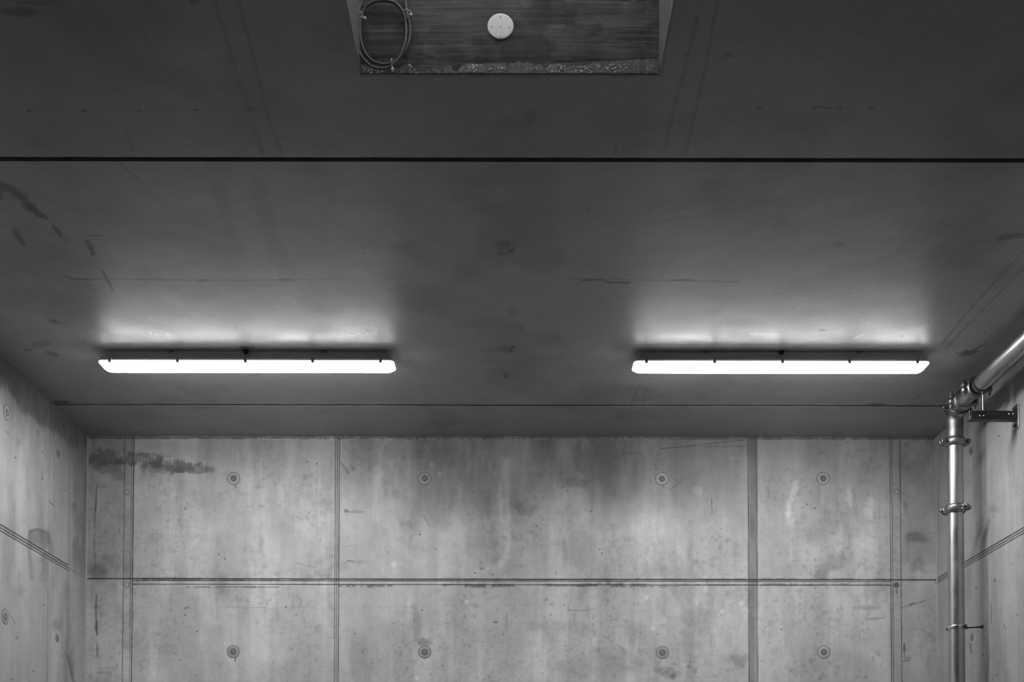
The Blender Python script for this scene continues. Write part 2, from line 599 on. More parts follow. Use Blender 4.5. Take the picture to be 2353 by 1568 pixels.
    c.blob(225, 1310, 18, 18, .45); c.blob(245, 1290, 20, 16, .25)
    c.stroke([(228, 1545), (255, 1548)], 3, .3)
    # fine scratches
    for pts, w, s in (([(1517, 1032), (1600, 1024), (1680, 1014), (1715, 1012)], 1.1, .8), ([(1620, 1027), (1715, 1026)], 1.0, .6),
                      ([(784, 1064), (800, 1088)], 2.2, .5), ([(973, 1183), (986, 1209)], .9, .7), ([(1380, 1045), (1470, 1041)], .8, .5),
                      ([(820, 1398), (1010, 1392), (1280, 1390)], .5, .25), ([(520, 1395), (630, 1398)], .6, .5), ([(1635, 1145), (1636, 1180)], .9, .7),
                      ([(1764, 1120), (1768, 1145)], .9, .5), ([(2070, 1398), (2126, 1381)], 1.3, .6), ([(2092, 1390), (2100, 1387)], 3, .5),
                      ([(1382, 1460), (1412, 1480), (1450, 1502)], .6, .5), ([(1540, 1126), (1565, 1106)], 1.2, .5), ([(490, 1152), (520, 1130)], .6, .4),
                      ([(680, 1294), (724, 1305)], .9, .5), ([(724, 1325), (735, 1240)], .6, .4), ([(735, 1325), (765, 1300)], .6, .4),
                      ([(795, 1257), (834, 1250)], .8, .5), ([(796, 1289), (815, 1291)], 1.2, .6), ([(1306, 1390), (1306, 1405)], .8, .6), ([(1306, 1403), (1352, 1404), (1352, 1396)], .8, .6),
                      ([(1165, 1412), (1164, 1450)], 1.1, .4), ([(1045, 1420), (1045, 1530)], .9, .25), ([(1820, 1290), (1875, 1288)], .8, .3)):
        c.stroke(pts, w, s, rag=.6)
    c.stroke([(2078, 1478), (2078, 1500)], 2.4, .85, rag=.4, taper=True)
    c.stroke([(2078, 1500), (2079, 1520)], .9, .6); c.blob(2088, 1514, 6, 8, .4); c.stroke([(2074, 1521), (2090, 1518)], 1.5, .5)
    c.blob(2105, 1237, 24, 12, .5, .2); c.blob(2095, 1228, 10, 5, .4); c.blob(2080, 1165, 5, 12, .4); c.blob(2110, 1300, 16, 14, .3)
    c.stroke([(2076, 1446), (2100, 1447), (2118, 1446), (2130, 1455)], 3, .4, rag=1.2, brk=.45)
    c.stroke([(2152, 1340), (2156, 1335)], 3, .6)
    c.stroke([(1990, 1424), (2030, 1420)], 2.4, .35, rag=1); c.blob(1985, 1398, 34, 5, .3)
    c.blob(1395, 1040, 45, 26, .35); c.blob(1335, 1060, 26, 30, .3); c.blob(1295, 1090, 26, 24, .25); c.blob(1320, 1110, 34, 12, .35)
    c.blob(1030, 1055, 60, 26, .3, streak=1); c.blob(1080, 1130, 60, 60, .22, streak=1); c.blob(1205, 1168, 28, 18, .35)
    c.blob(1330, 1260, 45, 40, .2, streak=1); c.blob(1110, 1265, 50, 30, .18); c.blob(1900, 1215, 60, 24, .22, -.5); c.blob(1960, 1180, 44, 60, .2, streak=1)
    c.blob(1910, 1300, 30, 16, .35, -.5); c.blob(1885, 1325, 12, 10, .4); c.blob(1815, 1310, 30, 16, .22); c.blob(1700, 1518, 26, 14, .4); c.blob(1535, 1545, 30, 12, .35)
    c.blob(1460, 1455, 22, 26, .22, streak=1); c.blob(955, 1430, 14, 36, .3); c.blob(835, 1520, 32, 50, .25, streak=1); c.blob(1380, 1530, 90, 34, .25); c.blob(1280, 1440, 60, 14, .22)
    c.blob(785, 1300, 22, 8, .2); c.blob(822, 1292, 26, 5, .3); c.blob(796, 1175, 5, 4, .7); c.stroke([(800, 1176), (840, 1177)], 2.4, .35, rag=1)
    c.blob(976, 1478, 13, 10, .5); c.blob(812, 1078, 3, 5, .4); c.blob(1108, 1307, 6, 3, .5)
    c.blob(608, 1302, 5, 5, .3); c.blob(745, 1325, 14, 5, .35)
    c.stroke([(2060, 1352), (2061, 1366)], 1.8, .8, taper=True)
    # pale filled holes
    for x, y, r in ((905, 1297, 7), (994, 1069, 7), (1603, 1128, 11), (1703, 1387, 6.5), (1500, 1445, 6), (1486, 1373, 6), (1010, 1090, 5), (1072, 1384, 5), (958, 1558, 6), (1660, 1405, 5)):
        c.blob(x, y, r, r, .27, rag=.12, soft=.15, pale=True)
    for x0, y0, x1, y1, s in ((1830, 1110, 1810, 1180, .4), (2000, 1150, 1998, 1190, .3), (1150, 1120, 1150, 1300, .25), (1165, 1060, 1165, 1280, .3), (1815, 1180, 1820, 1210, .3), (1950, 1130, 1955, 1160, .4)):
        c.stroke([(x0, y0), (x1, y1)], 7, s, rag=1, soft=.8, pale=True)
    # drips under the ties
    for pts, w, s in (([(540, 1108), (541, 1122)], 1.1, .85), ([(539, 1500), (542, 1506), (540, 1520)], 1.4, .9), ([(1521, 1112), (1526, 1122)], .9, .7), ([(541, 1504), (543, 1506)], 4, .7)):
        c.stroke(pts, w, s, rag=.3)
    # pits
    c.pits(900, 1400, 1180, 1565, 120, .9, 2.2, .6, 11)
    c.pits(1180, 1350, 1420, 1560, 90, .8, 2.2, .55, 12)
    c.pits(1390, 1200, 1710, 1560, 130, .7, 2.0, .5, 13)
    c.pits(1750, 1300, 2040, 1560, 90, .8, 2.4, .45, 14)
    c.pits(310, 1040, 2040, 1560, 130, .8, 1.9, .6, 15)
    c.pits(1490, 1520, 1720, 1560, 26, 2, 6, .4, 16)
    c.pits(1780, 1500, 2040, 1560, 26, 2, 6, .3, 17)
    for x, y in ((425, 1170), (503, 1275), (517, 1285), (426, 1398), (432, 1396), (425, 1414), (453, 1452), (657, 1396), (728, 1066), (706, 1062), (817, 1457), (833, 1500),
                 (1077, 1183), (1359, 1176), (1234, 1210), (1000, 1262), (965, 1228), (1378, 1263), (1383, 1272), (1092, 1317), (1133, 1321), (1136, 1431), (1141, 1431), (970, 1403), (1795, 1447), (2155, 1150), (2155, 1240), (1888, 1041), (1855, 1160), (1872, 1168)):
        c.blob(x, y, 2.1, 1.8, .95, rag=.15, soft=.4)


us = axis_vals(XL - .04, XR + .04, XL, XR, .0042, .04, ex_u)
vs = axis_vals(0, ZC + .03, bz(1590), ZC, .0042, .12, ex_v)
wall_back = surface('wall_back', (0, YB, 0), (1, 0, 0), (0, 0, 1), us, vs, M['wall'], back_h, back_paint, 3)

# ---- left wall: x = XL, normal +x.  u = along -y direction (from the back corner towards the camera), v = z
def side_line_y(px, X): return at_x(px, 1300, X).y


LEFT_V = [(111, 1.3, .6), (154.5, 1.0, .5), (160.5, 1.2, .55)]
LEFT_H = None
lz = at_x(60, 1248.5, XL).z
lzs = [lz + .017, lz, lz - .017]
lvs = [(side_line_y(p, XL), .0045, s) for p, w, s in LEFT_V]


def left_h(u, v):
    y = YB - u
    h = .0015 * (fbm(u * 2, v * 2, 15, 3) - .5)
    for c, w, s in lvs: h = h + groove(y, c, w, .004)
    for z in lzs: h = h + groove(v, z, .004, .004) * (y < lvs[1][0] + .02)
    return h


def left_paint(c):
    X, Y = c.X, c.Y
    yw = YB - c.U
    # dark stain band under the slab, deepened to hold down the lamp light there
    top = 826 + .93 * X
    d = Y - top
    lim = 62 + (fbm(c.U * 9, c.V * 3, 21, 4) - .5) * 60 - .22 * np.clip(X - 100, 0, 200)
    val = (.80 - .15 * sstep(60, 180, X)) * sstep(lim + 10, lim - 10, d) * (.6 + .6 * fbm(c.U * 25, c.V * 12, 23, 4))
    c.D = 1 - (1 - c.D) * (1 - np.clip(val, 0, 1))
    c.D = 1 - (1 - c.D) * (1 - np.clip(.28 * sstep(lim + 70, lim, d), 0, 1))
    m = sstep(162, 172, X) * sstep(1340, 1300, Y)
    c.D = 1 - (1 - c.D) * (1 - .3 * m * (.5 + fbm(c.U * 10, c.V * 8, 24, 4)))
    val = .25 * sstep(.52, .74, fbm(c.U * 6, c.V * 2.0, 25, 5))
    c.D = 1 - (1 - c.D) * (1 - val)
    c.L = np.clip(c.L + .16 * sstep(.5, .7, fbm(c.U * 6, c.V * 1.2, 26, 4)), 0, 1)
    for i, (cc, w, s) in enumerate(lvs):
        v = s * (.5 + .7 * fbm(c.V * 5, c.V * 0 + i, 27, 3)) * np.clip(1.25 - abs(yw - cc) / (w * 1.4), 0, 1)
        c.D = 1 - (1 - c.D) * (1 - np.clip(v, 0, 1))
    m = (yw < lvs[2][0]) & (yw > lvs[1][0])
    c.D = np.where(m, 1 - (1 - c.D) * .85, c.D)
    for z, s in zip(lzs, (.85, .8, .6)):
        v = s * (.55 + .6 * fbm(c.U * 5, c.U * 0 + z, 28, 3)) * np.clip(1.25 - abs(c.V - z) / .0055, 0, 1)
        v = v * np.where(yw < lvs[1][0] + .02, 1, .55 if z == lzs[1] else 0)
        c.D = 1 - (1 - c.D) * (1 - np.clip(v, 0, 1))
    c.blob(90, 1240, 26, 26, .42, rag=.3, soft=.15); c.blob(90, 1262, 18, 16, .25, pale=True)
    c.stroke([(70, 1225), (68, 1260), (72, 1330)], 4, .3, rag=1); c.stroke([(112, 1230), (118, 1270)], 5, .3)
    c.stroke([(68, 1222), (85, 1216), (104, 1224)], 3, .4, rag=1)
    c.blob(103, 1300, 8, 34, .3); c.blob(130, 1435, 10, 14, .35); c.blob(164, 1530, 6, 30, .4)
    c.stroke([(155, 1508), (163, 1540), (170, 1568)], 3.5, .45)
    c.blob(172, 1165, 8, 10, .35); c.blob(175, 1270, 10, 24, .3); c.blob(182, 1205, 8, 30, .2)
    c.stroke([(12, 1398), (34, 1432)], .9, .6); c.stroke([(113, 1153), (124, 1163)], 1.1, .8); c.stroke([(10, 991), (22, 1001)], 1.0, .6)
    c.blob(44, 1017, 8, 9, .15); c.blob(38, 1466, 4, 4, .5); c.blob(50, 1358, 8, 10, .2)
    c.pits(0, 980, 195, 1560, 60, .8, 1.9, .6, 31)
    for x, y in ((87, 993), (97, 1101), (35, 1052), (196, 1121), (98, 1040), (101, 1390), (77, 1543), (27, 1562)):
        c.blob(x, y, 2, 1.7, .95, rag=.15)


lu = [YB - (c + k * w) for c, w, s in lvs for k in (-1, 0, 1)]
us = axis_vals(-.03, YB - YF, 0, 1.75, .0045, .12, lu)
vz = axis_vals(0, ZC + .03, at_x(5, 1590, XL).z - .1, ZC, .0045, .12, [z + k for z in lzs for k in (-.004, 0, .004)])
# N = U x V must be +x:  U=(0,1,0) gives +x with V=(0,0,1)
def flip_left(f): return (lambda u, v: f(u, v))
usL = np.array(sorted(YB - us))
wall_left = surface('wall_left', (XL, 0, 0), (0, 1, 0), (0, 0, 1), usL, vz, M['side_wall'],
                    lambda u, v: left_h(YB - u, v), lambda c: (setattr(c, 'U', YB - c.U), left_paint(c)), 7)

# ---- right wall: x = XR, normal -x: U=(0,-1,0)
RIGHT_V = [(2267, 1.3, .6)]
rz = at_x(2300, 1251, XR).z
rzs = [rz + .018, rz + .002, rz - .013]
rvs = [(side_line_y(2265.5, XR), .0045, .5), (side_line_y(2269, XR), .0045, .6)]


def right_h(u, v):
    y = YB - u
    h = .0015 * (fbm(u * 2, v * 2, 115, 3) - .5)
    for c, w, s in rvs: h = h + groove(y, c, w, .004)
    for z in rzs: h = h + groove(v, z, .004, .004)
    return h


def right_paint(c):
    yw = YB - c.U
    val = .2 * sstep(.52, .74, fbm(c.U * 6, c.V * 2.0, 125, 5))
    c.D = 1 - (1 - c.D) * (1 - val)
    c.L = np.clip(c.L + .16 * sstep(.5, .7, fbm(c.U * 9, c.V * 1.0, 126, 4)), 0, 1)
    for i, (cc, w, s) in enumerate(rvs):
        v = s * (.5 + .7 * fbm(c.V * 5, c.V * 0 + i, 127, 3)) * np.clip(1.25 - abs(yw - cc) / (w * 1.4), 0, 1)
        c.D = 1 - (1 - c.D) * (1 - np.clip(v, 0, 1))
    for z, s in zip(rzs, (.9, .6, .5)):
        v = s * (.55 + .6 * fbm(c.U * 5, c.U * 0 + z, 128, 3)) * np.clip(1.25 - abs(c.V - z) / .0055, 0, 1)
        c.D = 1 - (1 - c.D) * (1 - np.clip(v, 0, 1))
    c.stroke([(2230, 1480), (2232, 1500)], 1.6, .7); c.blob(2285, 1170, 9, 9, .3); c.blob(2286, 1335, 3, 3, .6); c.blob(2337, 1414, 3, 2, .7)
    c.stroke([(2307, 1436), (2310, 1446), (2320, 1444)], 1.4, .5); c.stroke([(2277, 1385), (2278, 1440)], 2, .5, rag=1.2, brk=.5)
    c.pits(2215, 1000, 2353, 1560, 60, .8, 2, .55, 131)
    for x, y in ((2295, 1003), (2261, 1466), (2258, 1505), (2243, 1352), (2291, 1552)):
        c.blob(x, y, 2, 2, .95, rag=.15)


ru = [YB - (c + k * w) for c, w, s in rvs for k in (-1, 0, 1)]
usr = axis_vals(-.03, YB - YF, 0, 1.75, .0045, .12, ru)
vzr = axis_vals(0, ZC + .03, at_x(2350, 1590, XR).z - .1, ZC, .0045, .12, [z + k for z in rzs for k in (-.004, 0, .004)])
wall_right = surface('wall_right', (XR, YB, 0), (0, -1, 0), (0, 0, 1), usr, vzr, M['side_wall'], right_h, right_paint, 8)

# ---- ceiling: u = x, v = -y, normal -z
SX0 = at_z(829, 171, ZC).x; SX1 = at_z(1515, 171, ZC).x; SY1 = at_z(1172, 171.5, ZC).y; SY0 = SY1 - 1.0
GY1a, GY1b = at_z(1172, 363, ZC).y, at_z(1172, 372, ZC).y
GY2a, GY2b = at_z(1172, 930.7, ZC).y, at_z(1172, 933.7, ZC).y


def ceil_h(u, v):
    y = -v
    h = .0012 * (fbm(u * 1.5, v * 1.5, 215, 3) - .5)
    h = h - .016 * ((y >= GY1a - 1e-6) & (y <= GY1b + 1e-6))
    h = h - .012 * ((y >= GY2a - 1e-6) & (y <= GY2b + 1e-6))
    return h


def ceil_paint(c):
    y = -c.V
    for (a, b_, s) in ((GY1a, GY1b, .55), (GY2a, GY2b, .6)):
        m = (y >= a - 1e-6) & (y <= b_ + 1e-6)
        c.D = np.where(m, s * (.75 + .5 * (vnoise(c.U * 45, c.V * 0, 4) > .7)), c.D)
        c.D = 1 - (1 - c.D) * (1 - .35 * np.clip(1 - abs(y - a) / .012, 0, 1) * (fbm(c.U * 20, c.V * 0, 6, 3) > .5))
    c.D = 1 - (1 - c.D) * (1 - .16 * sstep(.5, .75, fbm(c.U * 2.2, c.V * 2.2, 225, 4)))
    c.D = 1 - (1 - c.D) * np.where(y < GY1a - 1e-6, .88, 1.0)      # nearer slab painted darker for the falloff in light, besides its own slight tone
    S = c.stroke; B = c.blob
    S([(-5, 424), (22, 431), (48, 452), (72, 478)], 10, .55, rag=1.0); S([(60, 468), (85, 490), (110, 503)], 7, .65, rag=.9, taper=True)
    S([(0, 440), (3, 455)], 5, .4); S([(118, 516), (136, 535), (142, 545)], 4, .6, taper=True); S([(138, 540), (155, 559)], 1.5, .5)
    S([(30, 524), (43, 545), (58, 566)], 6.5, .6, taper=True, rag=.3); S([(205, 541.5), (236, 541.5)], 1.4, .5, rag=.2)
    S([(201, 556), (208, 568)], 6, .4, rag=.5); S([(208, 570), (214, 583)], 4.5, .55, rag=.4)
    S([(233, 618), (246, 642), (262, 672)], 3.6, .7, taper=True, rag=.3)
    S([(150, 635), (170, 642), (200, 643), (215, 644)], 1.8, .3)
    B(45, 28, 50, 11, .45, .05); B(90, 6, 40, 7, .35); B(445, 3, 10, 6, .4)
    for P in ([(496, 0), (503, 35), (520, 90), (548, 185), (574, 252)], [(548, 0), (565, 70), (585, 140), (608, 240), (635, 320), (652, 362)], [(583, 288), (605, 352)]):
        S(P, 4.5, .24, rag=.8)
    B(574, 252, 8, 4, .5)
    for P in ([(1602, 40), (1570, 175), (1545, 260), (1527, 350)], [(1650, 0), (1620, 160), (1600, 250), (1575, 352)]):
        S(P, 4.5, .22, rag=.8)
    B(1577, 125, 12, 3, .5); B(1675, 126, 10, 6, .25)
    S([(1868, 246), (1900, 248), (1936, 248)], 1.6, .65, rag=.9); B(1874, 247, 6, 3, .7); B(2002, 247, 8, 3, .4)
    for x, yy in ((67, 255), (192, 254), (320, 254), (450, 253), (1745, 249)): B(x, yy, 6, 2.6, .55)
    S([(60, 254), (460, 253)], 1.2, .15, rag=1)
    S([(288, 303), (309, 348)], 1.2, .35); S([(1417, 335), (1413, 358)], 1.2, .35)
    B(1158, 562, 14, 8, .35); B(1152, 582, 12, 3.5, .6); B(1176, 576, 10, 4, .6); B(1164, 572, 22, 16, .22)
    B(1178, 798, 6, 4, .8); B(1173, 806, 5, 4, .8); B(1157, 803, 13, 7, .3); B(1163, 864, 7, 4.5, .5); B(1165, 858, 14, 7, .25); B(1197, 754, 5, 4, .3)
    B(1180, 715, 10, 10, .12); B(1220, 270, 10, 16, .18)
    S([(160, 640), (300, 642), (480, 645)], 1.5, .3, rag=.8); B(468, 645, 18, 3, .5); S([(480, 645), (780, 642)], 1.4, .18); B(655, 644, 18, 3, .45)
    S([(1338, 645), (1380, 643), (1400, 650), (1446, 650)], 2.4, .55, rag=1.1); B(1560, 644, 24, 3, .45); S([(1300, 640), (1700, 648)], 1.5, .2)
    B(2315, 545, 28, 7, .5, -.1); B(2345, 538, 12, 3, .4); B(2222, 813, 18, 4.5, .6, -.15); S([(2215, 806), (2245, 808)], 1.5, .7); S([(2240, 803), (2268, 788)], 2, .5, rag=1)
    B(2022, 931, 22, 3, .7); B(140, 925, 22, 3, .7); B(125, 739, 14, 4, .5, .3); B(122, 814, 16, 5, .4, .2); S([(58, 804), (72, 805)], 1.5, .8)
    B(95, 790, 20, 7, .2); B(565, 799, 14, 4, .75); B(1888, 759, 10, 2.5, .4); B(1925, 562, 12, 5, .2); B(2180, 565, 6, 5, .12, pale=True)
    S([(500, 440), (540, 570)], 16, .07, rag=.8); S([(590, 430), (630, 560), (662, 625)], 18, .07, rag=.8); S([(270, 370), (320, 415)], 2, .2)
    S([(2353, 575), (2230, 710), (2165, 790)], 1.5, .35, rag=.5); S([(2353, 615), (2240, 730), (2180, 795)], 1.5, .3, rag=.5)
    S([(1470, 885), (1450, 930)], 2, .3); S([(1486, 890), (1478, 928)], 1.6, .25); S([(505, 880), (516, 900)], 1, .4)
    S([(2120, 905), (2090, 925)], 1.2, .3)
    S([(832, 174), (1512, 174)], 3.0, .4, rag=1.0); S([(800, 0), (831, 172)], 4, .2, rag=.8); S([(1548, 0), (1517, 172)], 5, .3, rag=.8)
    c.pits(0, 0, 2353, 930, 130, 1.2, 2.2, .55, 231)
    S([(1725, 768), (1790, 769)], 3, .3, pale=True); S([(1964, 778), (1984, 768)], 1.2, .7, pale=True, rag=.1)  # pale streaks painted in as glossy reflections of the lamps
    rnd = random.Random(8)  # the pale flecks below paint lamp glints onto the ceiling
    for i in range(70):
        x = rnd.uniform(782, 866); yy = rnd.uniform(750, 773)
        B(x, yy, rnd.uniform(2, 4), 1.2, .5, pale=True, rag=.3)
    for i in range(30):
        B(rnd.uniform(340, 390), rnd.uniform(758, 772), rnd.uniform(2, 4), 1.1, .35, pale=True, rag=.3)

    c.D = np.clip(c.D, 0, 1) ** .72


us = axis_vals(XL - .04, XR + .04, XL, XR, .006, .04, [SX0, SX1])
ce = 1e-4
vs = axis_vals(-YB - .04, -YF + .04, -YB, -3.2, .006, .12,
               [-SY1, -SY0, -GY1a, -GY1b, -GY2a, -GY2b, -GY1a + .0012, -GY1b - .0012, -GY2a + .0012, -GY2b - .0012])
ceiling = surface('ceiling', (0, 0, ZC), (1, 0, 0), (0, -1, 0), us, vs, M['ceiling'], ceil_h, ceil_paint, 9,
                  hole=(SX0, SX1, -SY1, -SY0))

# ---- floor, front wall
def slab(name, x0, x1, y0, y1, z0, z1, mat):
    mb = MB(); mb.box(((x0 + x1) / 2, (y0 + y1) / 2, (z0 + z1) / 2), x1 - x0, y1 - y0, z1 - z0)
    return tag(mb.build(name, mat, smooth=0), kind='structure')


slab('floor', XL - .1, XR + .1, YF - .1, YB + .1, -.2, 0, M['floor'])
slab('wall_front', XL - .1, XR + .1, YF - .2, YF, 0, ZC + .05, M['wall'])

# ---- the boxed-out opening in the slab
SH = .55


def shaft_paint(c):
    X, Y = c.X, c.Y
    c.D = 1 - (1 - c.D) * (1 - .55 * sstep(.5, .7, fbm(c.U * 5, c.V * 9, 303, 5)))
    c.L = np.clip(c.L + .5 * sstep(.60, .72, fbm(c.U * 5, c.V * 120, 305, 3)) * sstep(.45, .6, fbm(c.U * 3, c.V * 6, 306, 2)), 0, 1)
    for (x, y, rx, ry, s) in ((1205, 12, 12, 9, .35), (1200, 42, 14, 8, .3), (1190, 102, 18, 12, .35), (1090, 108, 30, 8, .2), (1300, 8, 60, 8, .2), (1110, 7, 60, 5, .25), (978, 110, 4, 10, .5),
                              (1430, 7, 12, 3, .7), (1470, 12, 10, 4, .6), (1486, 27, 3, 8, .5), (1406, 60, 10, 3, .4), (1412, 85, 12, 2, .5), (1410, 70, 8, 8, .25), (1440, 136, 70, 3, .5)):
        c.blob(x, y, rx, ry, s, pale=True)
    g1 = fbm(c.U * 2.2, c.V * 5, 331, 3)
    c.L = np.clip(c.L + .8 * sstep(.56, .70, fbm(c.U * 7, c.V * 170, 332, 3)) * sstep(.47, .62, g1), 0, 1)
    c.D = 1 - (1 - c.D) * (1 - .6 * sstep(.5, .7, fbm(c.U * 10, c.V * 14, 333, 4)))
    for (x, y, rx, ry, s) in ((1438, 0, 10, 4.5, .98), (1473, 0, 13, 4.5, .98), (1144, 97, 9, 6, .7), (1362, 80, 8, 8, .6), (1010, 68, 20, 10, .4), (1100, 98, 16, 8, .4),
                              (870, 132, 30, 6, .7), (960, 135, 14, 16, .5), (1000, 140, 40, 10, .4), (1240, 138, 60, 5, .6), (1120, 140, 60, 5, .6)):
        c.blob(x, y, rx, ry, s)
    c.stroke([(1190, 96), (1176, 104), (1180, 112), (1200, 113), (1210, 104)], 1.2, .5)
    c.stroke([(1494, 70), (1492, 100), (1496, 125)], 1.4, .5)
    c.stroke([(1270, 145), (1330, 138), (1400, 137), (1508, 134)], 2.4, .9)
    c.stroke([(840, 135), (900, 128), (940, 132), (965, 125), (1000, 136), (1060, 142), (1150, 140), (1250, 144)], 3.0, .9, rag=1.2)
    c.pits(835, 0, 1500, 135, 60, 1, 2.2, .8, 311)


us = axis_vals(SX0, SX1, SX0, SX1, .0028, .1, [])
vs = axis_vals(0, SH, 0, .34, .0028, .05, [])
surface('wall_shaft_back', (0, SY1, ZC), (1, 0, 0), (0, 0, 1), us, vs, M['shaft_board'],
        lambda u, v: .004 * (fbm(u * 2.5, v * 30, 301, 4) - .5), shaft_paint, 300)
T = .25
slab('wall_shaft_left', SX0 - T, SX0, SY0 - T, SY1 + T, ZC + .004, ZC + SH, M['shaft_side'])
slab('wall_shaft_right', SX1, SX1 + T, SY0 - T, SY1 + T, ZC + .004, ZC + SH, M['shaft_side'])
slab('wall_shaft_front', SX0, SX1, SY0 - T, SY0, ZC + .004, ZC + SH, M['shaft_side'])

# corner fillets of the cast walls
for i, (x, sx) in enumerate(((XL, 1), (XR, -1))):
    mb = MB(); r = .009
    prof = [(x, YB)] + [(x + sx * (r - r * math.sin(a)), YB - (r - r * math.cos(a))) for a in [k * math.pi / 2 / 6 for k in range(7)]]
    mb.rings([[Vector((px, py, z)) for px, py in prof] for z in (0, ZC - .004)])
    tag(mb.build('trim_%d' % (i + 1), M['side_wall'], smooth=60), kind='structure')

# ------------------------------------------------------------------ twin batten luminaires
def rrect(hl_, hw, r, z, c, n=5):
    pts = []
    for cx, cy, a0 in ((hl_ - r, hw - r, 0), (-(hl_ - r), hw - r, 90), (-(hl_ - r), -(hw - r), 180), (hl_ - r, -(hw - r), 270)):
        for k in range(n + 1):
            a = math.radians(a0 + 90 * k / n)
            pts.append(Vector((c[0] + cx + r * math.cos(a), c[1] + cy + r * math.sin(a), c[2] + z)))
    return pts


L_FRONT = at_z(564, 806.5, ZC).y
LY = L_FRONT + .05
lxl = (at_y(224.5, 835, L_FRONT - .01).x + at_y(905, 835, L_FRONT - .01).x) / 2
lxr = (at_y(1455, 835, L_FRONT - .01).x + at_y(2139.5, 835, L_FRONT - .01).x) / 2
HL = (at_y(905, 835, L_FRONT - .01).x - at_y(224.5, 835, L_FRONT - .01).x) / 2


def make_batten(x, label):
    c = (x, LY, ZC)
    t = thing('batten_light', c, label, 'ceiling light', 'twin sealed batten lights on the ceiling')
    h = MB()
    h.rings([rrect(HL - .030, .050, .012, -.0005, c), rrect(HL - .030, .051, .012, -.008, c), rrect(HL - .008, .060, .014, -.046, c),
             rrect(HL - .003, .0645, .018, -.050, c), rrect(HL - .003, .0645, .018, -.056, c)])
    h.build('housing', M['housing'], t)
    g = MB(); g.rings([rrect(HL - .005, .0625, .017, -.056, c), rrect(HL - .005, .0625, .017, -.0580, c)])
    g.build('gasket', M['black'], t)
    l = MB()
    l.rings([rrect(HL - .001, .0655, .022, -.0580, c), rrect(HL, .0665, .024, -.0605, c), rrect(HL - .001, .0655, .024, -.064, c), rrect(HL - .008, .0600, .023, -.069, c),
             rrect(HL - .018, .050, .020, -.0775, c), rrect(HL - .028, .041, .018, -.083, c), rrect(HL - .042, .030, .014, -.086, c)])
    lo = l.build('diffuser', M['lens'], t, smooth=50)
    ga = lo.data.attributes.new('glow', 'FLOAT', 'FACE')
    gv = []
    for f in lo.data.polygons:
        n = f.normal
        g = 1.0 if n.z < -.9 else (.75 if n.z < -.75 else (.60 if n.z < -.25 else .03))
        gv.append(g * (1 - .12 * abs(n.x) / max(.001, math.hypot(n.x, n.y)) * (1 - n.z * n.z)))
    ga.data.foreach_set('value', gv)
    for s in (-1, 1):
        for k, dx in enumerate((-.733, -.366, 0, .362, .728)):
            k_ = MB()
            R = Matrix.Identity(3)
            yy = LY + s * .068
            k_.box((x + dx, yy + s * .0005, ZC - .057), .0165, .005, .026, R, .0012)
            k_.box((x + dx, yy - s * .004, ZC - .0448), .020, .012, .004, R, .001)
            k_.box((x + dx, yy - s * .002, ZC - .0695), .0165, .007, .003, R, .001)
            k_.build('locking_clip', M['clip'], t)
    for dx in (-.41, .42):
        k_ = MB()
        k_.box((x + dx, LY, ZC - .006), .030, .122, .010, None, .002)
        k_.cyl((x + dx, LY - .062, ZC - .007), (x + dx, LY - .0655, ZC - .007), .005, 12)
        k_.build('mounting_bracket', M['mount'], t)
    e = MB(); e.lathe((x - .002, LY - .050, ZC - .006), (0, -1, 0), [(0, .014), (.012, .014), (.014, .009), (.02, .009)], 16)
    e.build('cable_gland', M['black'], t)
    return t


batten = make_batten(lxl, 'glowing white batten light left of the ceiling centre, away from the steel pipe')
b2 = copy_tree(batten)
b2.location = (lxr, LY, ZC)
b2['label'] = 'glowing white batten light right of the ceiling centre, near the steel pipe'

# ------------------------------------------------------------------ form-tie cones and small plugs in the walls
def make_tie(label, cat, group, disc_mat, R, rp):
    t = thing('tie_hole', (0, 0, 0), label, cat, group)
    d = MB(); d.lathe((0, 0, 0), (0, -1, 0), [(-.004, R), (.0012, R), (.0018, R - .0015)], 40)
    r = MB(); r.ringlathe((0, 0, 0), (0, -1, 0), [(-.003, R - .0005), (-.003, R + .0022), (.0014, R + .0022), (.0014, R - .0005)], 48)
    r.build('groove_ring', M['tie_ring'], t)
    if rp:
        r2 = MB(); r2.ringlathe((0, 0, 0), (0, -1, 0), [(.001, rp), (.001, rp + .0042), (.0032, rp + .0036), (.0032, rp)], 32)
        r2.build('plug_ring', M['tie_ring'], t)
        p = MB(); p.lathe((0, 0, 0), (0, -1, 0), [(0, rp), (.003, rp), (.0036, rp * .8)], 28)
        p.build('plug', M['tie_plug'], t)
    d.build('mortar_disc', disc_mat, t)
    return t


TG = 'tie holes in the back wall'
ties_back = [
    (537, 1100, 0, 'plugged tie hole in the upper row of the leftmost panel, with a thin drip below'),
    (976, 1100, 1, 'round plugged tie hole in upper row of the widest panel, nearer its left joint'),
    (1521, 1101, 0, 'round plugged tie hole in upper row of the widest panel, nearer the dark wide joint'),
    (1891.5, 1100, 0, 'round plugged tie hole in upper row, right of the dark wide joint'),
    (536, 1498, 1, 'dark-rimmed tie hole in lower row, leftmost panel, with a blot hanging from its plug'),
    (976, 1499, 1, 'tie hole in lower row of the widest panel with a smudge above it'),
    (1522, 1500, 1, 'tie hole in lower row of the widest panel, close left of the dark wide joint'),
    (1893, 1499, 0, 'tie hole in lower row, right of the dark wide joint'),
]
proto = {}
R1 = 14.2 / 352
for px, py, dk, lab in ties_back:
    if dk not in proto:
        o = proto[dk] = make_tie(lab, 'tie hole', TG, M['tie_disc_dark' if dk else 'tie_disc'], R1, .0155)
    else:
        o = copy_tree(proto[dk]); o['label'] = lab
    o.location = at_y(px, py, YB)
